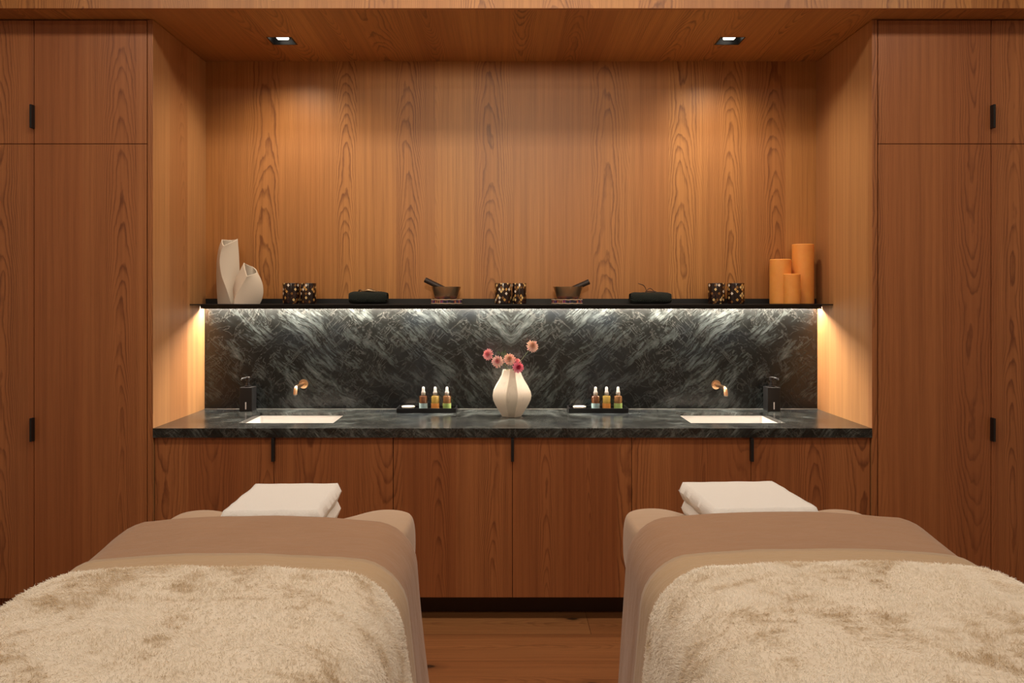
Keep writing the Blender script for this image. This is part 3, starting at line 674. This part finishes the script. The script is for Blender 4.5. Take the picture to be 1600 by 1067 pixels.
def bowl_set(px, pxc, dirx, label, pts):
    y = .545; S = 1277.5 / (3.65 + y); bx_, cx_ = X_at(px, y), X_at(pxc, y)
    t = empty('ring_cushion', (cx_, y, SH), 'striped round cushion under the %s singing bowl' % label, 'cushion', 'striped cushions under the bowls')
    bm = bmesh.new(); r = .079; lathe(bm, [(0, .0003), (r - .006, .0003), (r, .004), (r, .017), (r - .003, .0205), (r - .03, .0215), (0, .020)], 56); obj('cushion_body', bm, M['stripe'], t, smooth=50)
    for zz in (.0215, .0028):
        bm = bmesh.new(); tube(bm, [((r - .001) * math.cos(2 * math.pi * k / 48), (r - .001) * math.sin(2 * math.pi * k / 48), zz + .0012 * math.sin(k * 1.7)) for k in range(49)], .0024, 8); obj('piping', bm, M['cush_trim'], t, smooth=50)
    bm = bmesh.new(); zb = .0240; h = .064
    pr = [(0, 0), (.045, 0), (.054, .004), (.0605, .018), (.067, .036), (.073, .052), (.0765, h), (.0735, h), (.070, .050), (.064, .035), (.057, .018), (.05, .007), (0, .004)]
    lathe(bm, pr, 64); bz = SH + zb
    tag(obj('singing_bowl', bm, M['bowl'], loc=(bx_, y, bz), smooth=50), '%s bronze singing bowl on its striped cushion' % label, 'singing bowl', 'bronze singing bowls on the shelf')
    (xa, za), (xb, zb2) = pts
    A = Vector(((xa - px) / S, -.002, 1.45 - (za - 466) / S - bz)); B = Vector(((xb - px) / S, .0, 1.45 - (zb2 - 466) / S - bz))
    bm = bmesh.new(); D = (B - A).normalized(); Ln = (B - A).length
    tube(bm, [A, A + D * .002, A + D * Ln * .5, B - D * .002, B], [.0125, .0138, .0138, .0138, .0125], 20)
    tag(obj('bowl_striker', bm, M['striker'], loc=(bx_, y, bz), smooth=50), 'dark wooden striker leaning in the %s singing bowl' % label, 'striker', 'wooden bowl strikers')
bowl_set(697, 697.8, -1, 'left', ((664, 437), (701, 455.2)))
bowl_set(887.5, 886, 1, 'right', ((920.5, 440), (884, 456.2)))

# orange pillar candles
t_ = NT('orange_wax'); n_ = t_.noise(t_.objco(), 30.0, 4.0)
t_.bump(t_.noise(t_.objco(), 160.0, 3.0), 0.12, 0.002)
M['wax'] = t_.fin(t_.mix(n_, (0.80, 0.31, 0.06), (0.90, 0.41, 0.105)), 0.42, Subsurface_Weight=0.35, Subsurface_Radius=(1.0, 0.4, 0.12), Subsurface_Scale=0.02)
M['wick'] = simple('white_wick', (0.6, 0.52, 0.42), 0.9)
for px, w, top, y, lab in ((1219.3, 32.6, 404.4, .560, 'medium orange pillar candle, leftmost of three on the shelf'), (1237.3, 25.2, 427, .500, 'smallest orange pillar candle standing in front of the other two'), (1254.6, 33, 381, .585, 'tallest orange pillar candle at the shelf end')):
    S = 1277.5 / (3.65 + y); h = (474 - top) / S; r = w / 2 / S
    t = empty('pillar_candle', (X_at(px, y), y, SH), lab, 'candle', 'orange pillar candles on the shelf')
    bm = bmesh.new(); lathe(bm, [(0, .0003), (r - .002, .0003), (r, .002), (r, h * .5), (r, h - .003), (r - .003, h), (r - .008, h - .001), (r * .4, h - .006), (0, h - .007)], 56); obj('wax_body', bm, M['wax'], t, smooth=40)
    bm = bmesh.new(); tube(bm, [(0, 0, h - .0075), (0.0005, 0, h - .003), (.0015, 0, h + .0)], .0012, 6); obj('wick', bm, M['wick'], t)

# ------------------------------------------------------------------ massage beds
def fabric(name, a, b, rough=0.9, sheen=0.25, wr=0.25):
    t = NT(name); p = t.objco()
    n = t.noise(p, 5.0, 4.0, 0.6); w = t.noise(t.vm('MULTIPLY', p, (7.0, 22.0, 9.0)), 1.0, 3.0, 0.6); f = t.noise(p, 420.0, 2.0)
    t.bump(t.m('ADD', t.m('MULTIPLY', w, 1.0), t.m('MULTIPLY', f, 0.12)), wr, 0.012)
    return t.fin(t.mix(n, a, b), rough, Sheen_Weight=sheen, Sheen_Roughness=0.5)
M['brown'] = fabric('brown_cover_cloth', (0.295, 0.160, 0.084), (0.345, 0.193, 0.104), wr=0.5)
M['tan'] = fabric('tan_fold_cloth', (0.40, 0.27, 0.150), (0.45, 0.31, 0.178), wr=0.5)
M['sheet'] = fabric('beige_fitted_sheet', (0.375, 0.245, 0.148), (0.41, 0.27, 0.165), wr=0.12)
t_ = NT('cream_plush_fur'); p_ = t_.objco()
n1 = t_.noise(p_, 4.5, 5.0, 0.65, 0.8); n2 = t_.noise(t_.vm('MULTIPLY', p_, (16.0, 30.0, 16.0)), 1.0, 6.0, 0.7, 0.6); n3 = t_.noise(p_, 260.0, 4.0, 0.7, 0.5)
f_ = t_.m('ADD', t_.m('MULTIPLY', n1, 0.62), t_.m('MULTIPLY', n2, 0.38))
cf = t_.ramp(f_, [(0.36, (0.80, 0.70, 0.56)), (0.52, (0.76, 0.65, 0.50)), (0.60, (0.50, 0.38, 0.24)), (0.70, (0.40, 0.28, 0.15))])
t_.bump(t_.m('ADD', t_.m('MULTIPLY', n3, 0.30), t_.m('MULTIPLY', n2, 1.1)), 0.55, 0.012)
M['fur'] = t_.fin(cf, 0.95, Sheen_Weight=0.4, Sheen_Roughness=0.6)
t_ = NT('cream_fur_pile'); p_ = t_.objco()
n1 = t_.noise(p_, 4.5, 5.0, 0.65, 0.8); n2 = t_.noise(t_.vm('MULTIPLY', p_, (16.0, 30.0, 16.0)), 1.0, 6.0, 0.7, 0.6)
f_ = t_.m('ADD', t_.m('MULTIPLY', n1, 0.62), t_.m('MULTIPLY', n2, 0.38))
M['fur_hair'] = t_.fin(t_.ramp(f_, [(0.40, (0.94, 0.885, 0.79)), (0.51, (0.91, 0.84, 0.73)), (0.58, (0.74, 0.61, 0.44)), (0.66, (0.58, 0.43, 0.25))]), 0.7)
M['terry'] = simple('white_terry', (0.82, 0.79, 0.745), 0.95, bumps=(260.0, 0.55, 0.004), Sheen_Weight=0.3)
M['bed_base'] = simple('dark_bed_base', (0.05, 0.028, 0.016), 0.5)
YH = -1.245            # head end of the bed
def section(hw, r, zt, hem, crown, n=14, flare=.035, sink=None, ph=0.0, wr=0.0, y=0.0):
    """cross-section (x, z): left hem, up, over the top, down to the right hem"""
    half = []
    for k in range(9): u = k / 8 * (hw - r); half.append((u, zt - crown * (u / hw) ** 2.4))
    z0 = half[-1][1]
    for k in range(1, 9):
        a = R(86 * k / 8); half.append((hw - r + r * math.sin(a), z0 - r * (1 - math.cos(a))))
    x1, z1 = half[-1]
    for k in range(1, n + 1):
        f = k / n; half.append((x1 + flare * f + (wr * f * mnoise.noise((y * 9.0 + ph, f * .6, ph)) if wr else 0), z1 + (hem - z1) * f))
    return [(-x, z) for x, z in reversed(half[1:])] + half
def sheet_mesh(cx, y_head, y_foot, o, hem, head_roll, mat, name, parent=None, ztop=.797, ny=60, crown=.035, wr=.012, thick=.006, amp=.003, ph=0.0, plump=0.0, fold_end=None, rumple=40.0, flare=.045, hw0=.442):
    bm = bmesh.new(); rows = []; hw = hw0 + o; r = .125 + o; st = []
    if head_roll:
        for k in range(8, -1, -1): a = R(90 * k / 8); st.append((y_head - .06 + .06 * math.sin(a), .055 * (1 - math.cos(a)), .05 * (1 - math.cos(a))))
        st = [(y_head + .0, .20, .055), (y_head, .13, .052)] + st; y_head -= .06
    for k in range(1 if head_roll else 0, ny + 1): st.append((y_head + (y_foot - y_head) * k / ny, 0, 0))
    for (y, dz, dw) in st:
        up = .030 * max(0.0, min(1.0, (y + 1.62) / .30)) ** 1.3
        sec = section(hw - dw, r * (1 if dz < .08 else .6), ztop + o - dz + up, hem, crown, flare=flare, ph=ph, wr=wr, y=y)
        edge = math.exp(-abs(y - y_head) / .02) * plump
        rows.append([bm.verts.new((cx + x, y, z + amp * mnoise.noise((x * 7 + ph, y * 7, z * 5)) + .0012 * mnoise.noise((x * rumple, y * rumple, ph)) - edge)) for x, z in sec])
    for A, B in zip(rows, rows[1:]):
        for i in range(len(A) - 1): bm.faces.new((A[i], A[i + 1], B[i + 1], B[i]))
    bm.normal_update(); bm.faces.ensure_lookup_table()
    ob = obj(name, bm, mat, parent, smooth=True)
    top = max(ob.data.polygons, key=lambda p: p.center.z)
    if top.normal.z < 0: ob.data.flip_normals()
    md = ob.modifiers.new('thickness', 'SOLIDIFY'); md.thickness = thick; md.offset = -1
    return ob
def rbox(bm, cx, cy, hx, hy, z0, z1, e=4.0, nz=10, n=72, dipf=None, rz=.5):
    """pillow-like box: superellipse plan, rounded vertical profile"""
    rings = []
    for k in range(nz + 1):
        a = -math.pi / 2 + math.pi * k / nz; ca = abs(math.cos(a)) ** rz; z = (z0 + z1) / 2 + (z1 - z0) / 2 * math.copysign(abs(math.sin(a)) ** .8, math.sin(a)); rings.append([])
        ins = (1 - ca) * .06
        for i in range(n):
            th = 2 * math.pi * i / n; c, s = math.cos(th), math.sin(th)
            x = (hx - ins) * math.copysign(abs(c) ** (2 / e), c); y = (hy - ins) * math.copysign(abs(s) ** (2 / e), s)
            rings[-1].append((x, y, z))
    # fill caps with shrinking rings so that the top can carry a dip
    top = rings[-1]; bot = rings[0]
    for sc in (.85, .7, .55, .4, .25, .1): rings.append([(x * sc, y * sc, z) for x, y, z in top]); rings.insert(0, [(x * sc, y * sc, z) for x, y, z in bot])
    V = []
    for rg in rings:
        V.append([bm.verts.new((cx + x, cy + y, z - (dipf(x, y) * (z - z0) / (z1 - z0) if dipf else 0))) for x, y, z in rg])
    for A, B in zip(V, V[1:]):
        for i in range(n): bm.faces.new((A[i], A[(i + 1) % n], B[(i + 1) % n], B[i]))
    bm.faces.new(V[0]); bm.faces.new(V[-1])
def fur_pile(fu, cx, seed, n=95000):
    """short soft pile standing on the throw, as hair curves over the part that faces the room"""
    rnd = random.Random(seed); me = fu.data; ny = 111; nx = len(me.vertices) // ny; P = [v.co.copy() for v in me.vertices]; Nn = [v.normal.copy() for v in me.vertices]
    pos = []; rad = []; ymax = 74
    for k in range(n):
        edge = k < n * .07
        a = rnd.random() * (1.2 if edge else ymax); b = rnd.random() * (nx - 1)
        i0 = int(a); j0 = int(b); fa = a - i0; fb = b - j0
        def lerp(A): return A[i0 * nx + j0].lerp(A[i0 * nx + j0 + 1], fb).lerp(A[(i0 + 1) * nx + j0].lerp(A[(i0 + 1) * nx + j0 + 1], fb), fa)
        p = lerp(P); nn = lerp(Nn).normalized()
        q = Vector((p.x * 9, p.y * 9, p.z * 9 + seed)); lay = Vector((mnoise.noise(q), mnoise.noise(q + Vector((7, 3, 1))) - .25, -.25))
        if edge: lay = Vector((0, 1.0, -.1))
        lay = lay - nn * lay.dot(nn); jit = Vector((rnd.gauss(0, .22), rnd.gauss(0, .22), rnd.gauss(0, .22)))
        L = rnd.uniform(.006, .012) * (1.2 if edge else 1); d1 = (nn * .50 + lay * 1.1 + jit).normalized(); d2 = (nn * .10 + lay * 1.5 + jit * 1.4).normalized()
        p0 = p - nn * .001; p1 = p + d1 * L * .5; p2 = p1 + d2 * L * .5
        pos += [*p0, *p1, *p2]; rad += [.00052, .00042, .00012]
    cu = bpy.data.hair_curves.new('fur_pile'); cu.add_curves([3] * n)
    cu.position_data.foreach_set('vector', pos)
    at = cu.attributes.get('radius') or cu.attributes.new('radius', 'FLOAT', 'POINT'); at.data.foreach_set('value', rad)
    cu.materials.append(M['fur_hair']); o = bpy.data.objects.new('fur_pile', cu); col.objects.link(o); o.parent = fu; o['kind'] = 'stuff'
YF = -3.25
def bed(cx, side, zup, ph):
    sd = {'l': 'left', 'r': 'right'}[side]
    t = empty('massage_bed', (cx, 0, 0), 'beige padded massage bed on the %s, dressed with covers' % sd, 'massage bed', 'massage beds in the foreground')
    bm = bmesh.new(); rbox(bm, 0, (YH + YF) / 2 - .04, .388, (YH - YF) / 2 - .08, .56, .730 + zup, e=7, rz=.3); obj('mattress', bm, M['sheet'], t, smooth=50)
    bm = bmesh.new(); rbox(bm, 0, YH + .205, .405, .195, .545, .737 + zup * .3, e=5.0, dipf=lambda x, y: .045 * math.exp(-((x + (.01 if side == 'l' else -.02)) / .228) ** 4), rz=.30, nz=16); obj('headrest', bm, M['sheet'], t, smooth=60)
    bm = bmesh.new(); box(bm, -.25, .25, YF + .4, YH - .3, .03, .559, bev=.01); box(bm, -.32, .32, YF + .25, YH - .15, .0005, .03, bev=.006); box(bm, -.2, .2, YH - .3, YH + .15, .50, .546, bev=.006)
    obj('pedestal', bm, M['bed_base'], t)
    zt = .790 + zup
    c = sheet_mesh(cx, YH, YF + .05, .004, .16, True, M['brown'], 'bed_cover', ztop=zt, ph=ph, wr=.030)
    tag(c, 'smooth brown bed cover draped over the %s massage bed' % sd, 'bed cover', 'brown covers on the massage beds')
    f = sheet_mesh(cx, -1.578, -1.90, .012, .19, False, M['tan'], 'turned_fold', parent=c, ztop=zt, ph=ph, ny=14, wr=.030); f['label'] = 'lighter tan turned down strip'
    fu = sheet_mesh(cx, -1.722, YF, .032, .30, False, M['fur'], 'fur_throw', ztop=zt, ph=ph + 2, ny=110, wr=.02, thick=.014, amp=.006, hw0=.424, plump=.008, rumple=60)
    fur_pile(fu, cx, 31 if side == 'l' else 57)
    tag(fu, 'cream plush fur throw spread over the %s massage bed' % sd, 'throw blanket', 'cream fur throws on the massage beds')
bed(-.735, 'l', 0.0, 1.3)
bed(.757, 'r', .012, 7.7)

def folded_towel(cx, cy, hx, hy, z, label, fold_side, rz):
    t = empty('folded_towel', (cx, cy, z), label, 'towel', 'white towels on the headrests', rz)
    for k, (z0, z1, sh) in enumerate(((0.0, .062, .004), (.058, .118, -.003))):
        bm = bmesh.new(); N = 26; prof = []
        # folded sheet: a rounded fold along fold_side, seen as two plies at the open side
        def ply(zc, th, x0, x1, ys):
            rows = []
            for i in range(N + 1):
                f = i / N; x = x0 + (x1 - x0) * f; e = min(1.0, (1 - abs(2 * f - 1)) / .05); rr = math.sqrt(max(0, 1 - (1 - e) ** 2)); row = []
                for j in range(41):
                    g = j / 40; yy = -hy + 2 * hy * g; e2 = min(1.0, (1 - abs(2 * g - 1)) / .05); r2 = math.sqrt(max(0, 1 - (1 - e2) ** 2))
                    hh = th / 2 * rr * r2; w = .0016 * mnoise.noise((x * 18 + zc * 90, yy * 18, k)) ; row.append((x + .003 * mnoise.noise((yy * 16, zc * 60, 1)), yy + .003 * mnoise.noise((x * 16, zc * 60, 4)), zc, hh, w))
                rows.append(row)
            T = [[bm.verts.new((a, b, zc + h + w)) for a, b, zc, h, w in row] for row in rows]; B = [[bm.verts.new((a, b, zc - h + w * .3)) for a, b, zc, h, w in row] for row in rows]
            for G in (T, B):
                for A, C in zip(G, G[1:]):
                    for q in range(40): bm.faces.new((A[q], A[q + 1], C[q + 1], C[q]))
            bmesh.ops.remove_doubles(bm, verts=bm.verts[:], dist=.0002)
        if k == 0: ply(.030, .058, -hx + .006, hx - .004, 0)
        else: ply(.088, .058, -hx, hx, 0)
        obj('towel_layer', bm, M['terry'], t, smooth=True)
    return t
folded_towel(-.738, -1.045, .150, .185, .703, 'folded white towel on the left massage bed headrest', 1, R(1.5))
folded_towel(.735, -1.03, .168, .185, .706, 'folded white towel on the right massage bed headrest', -1, R(3))
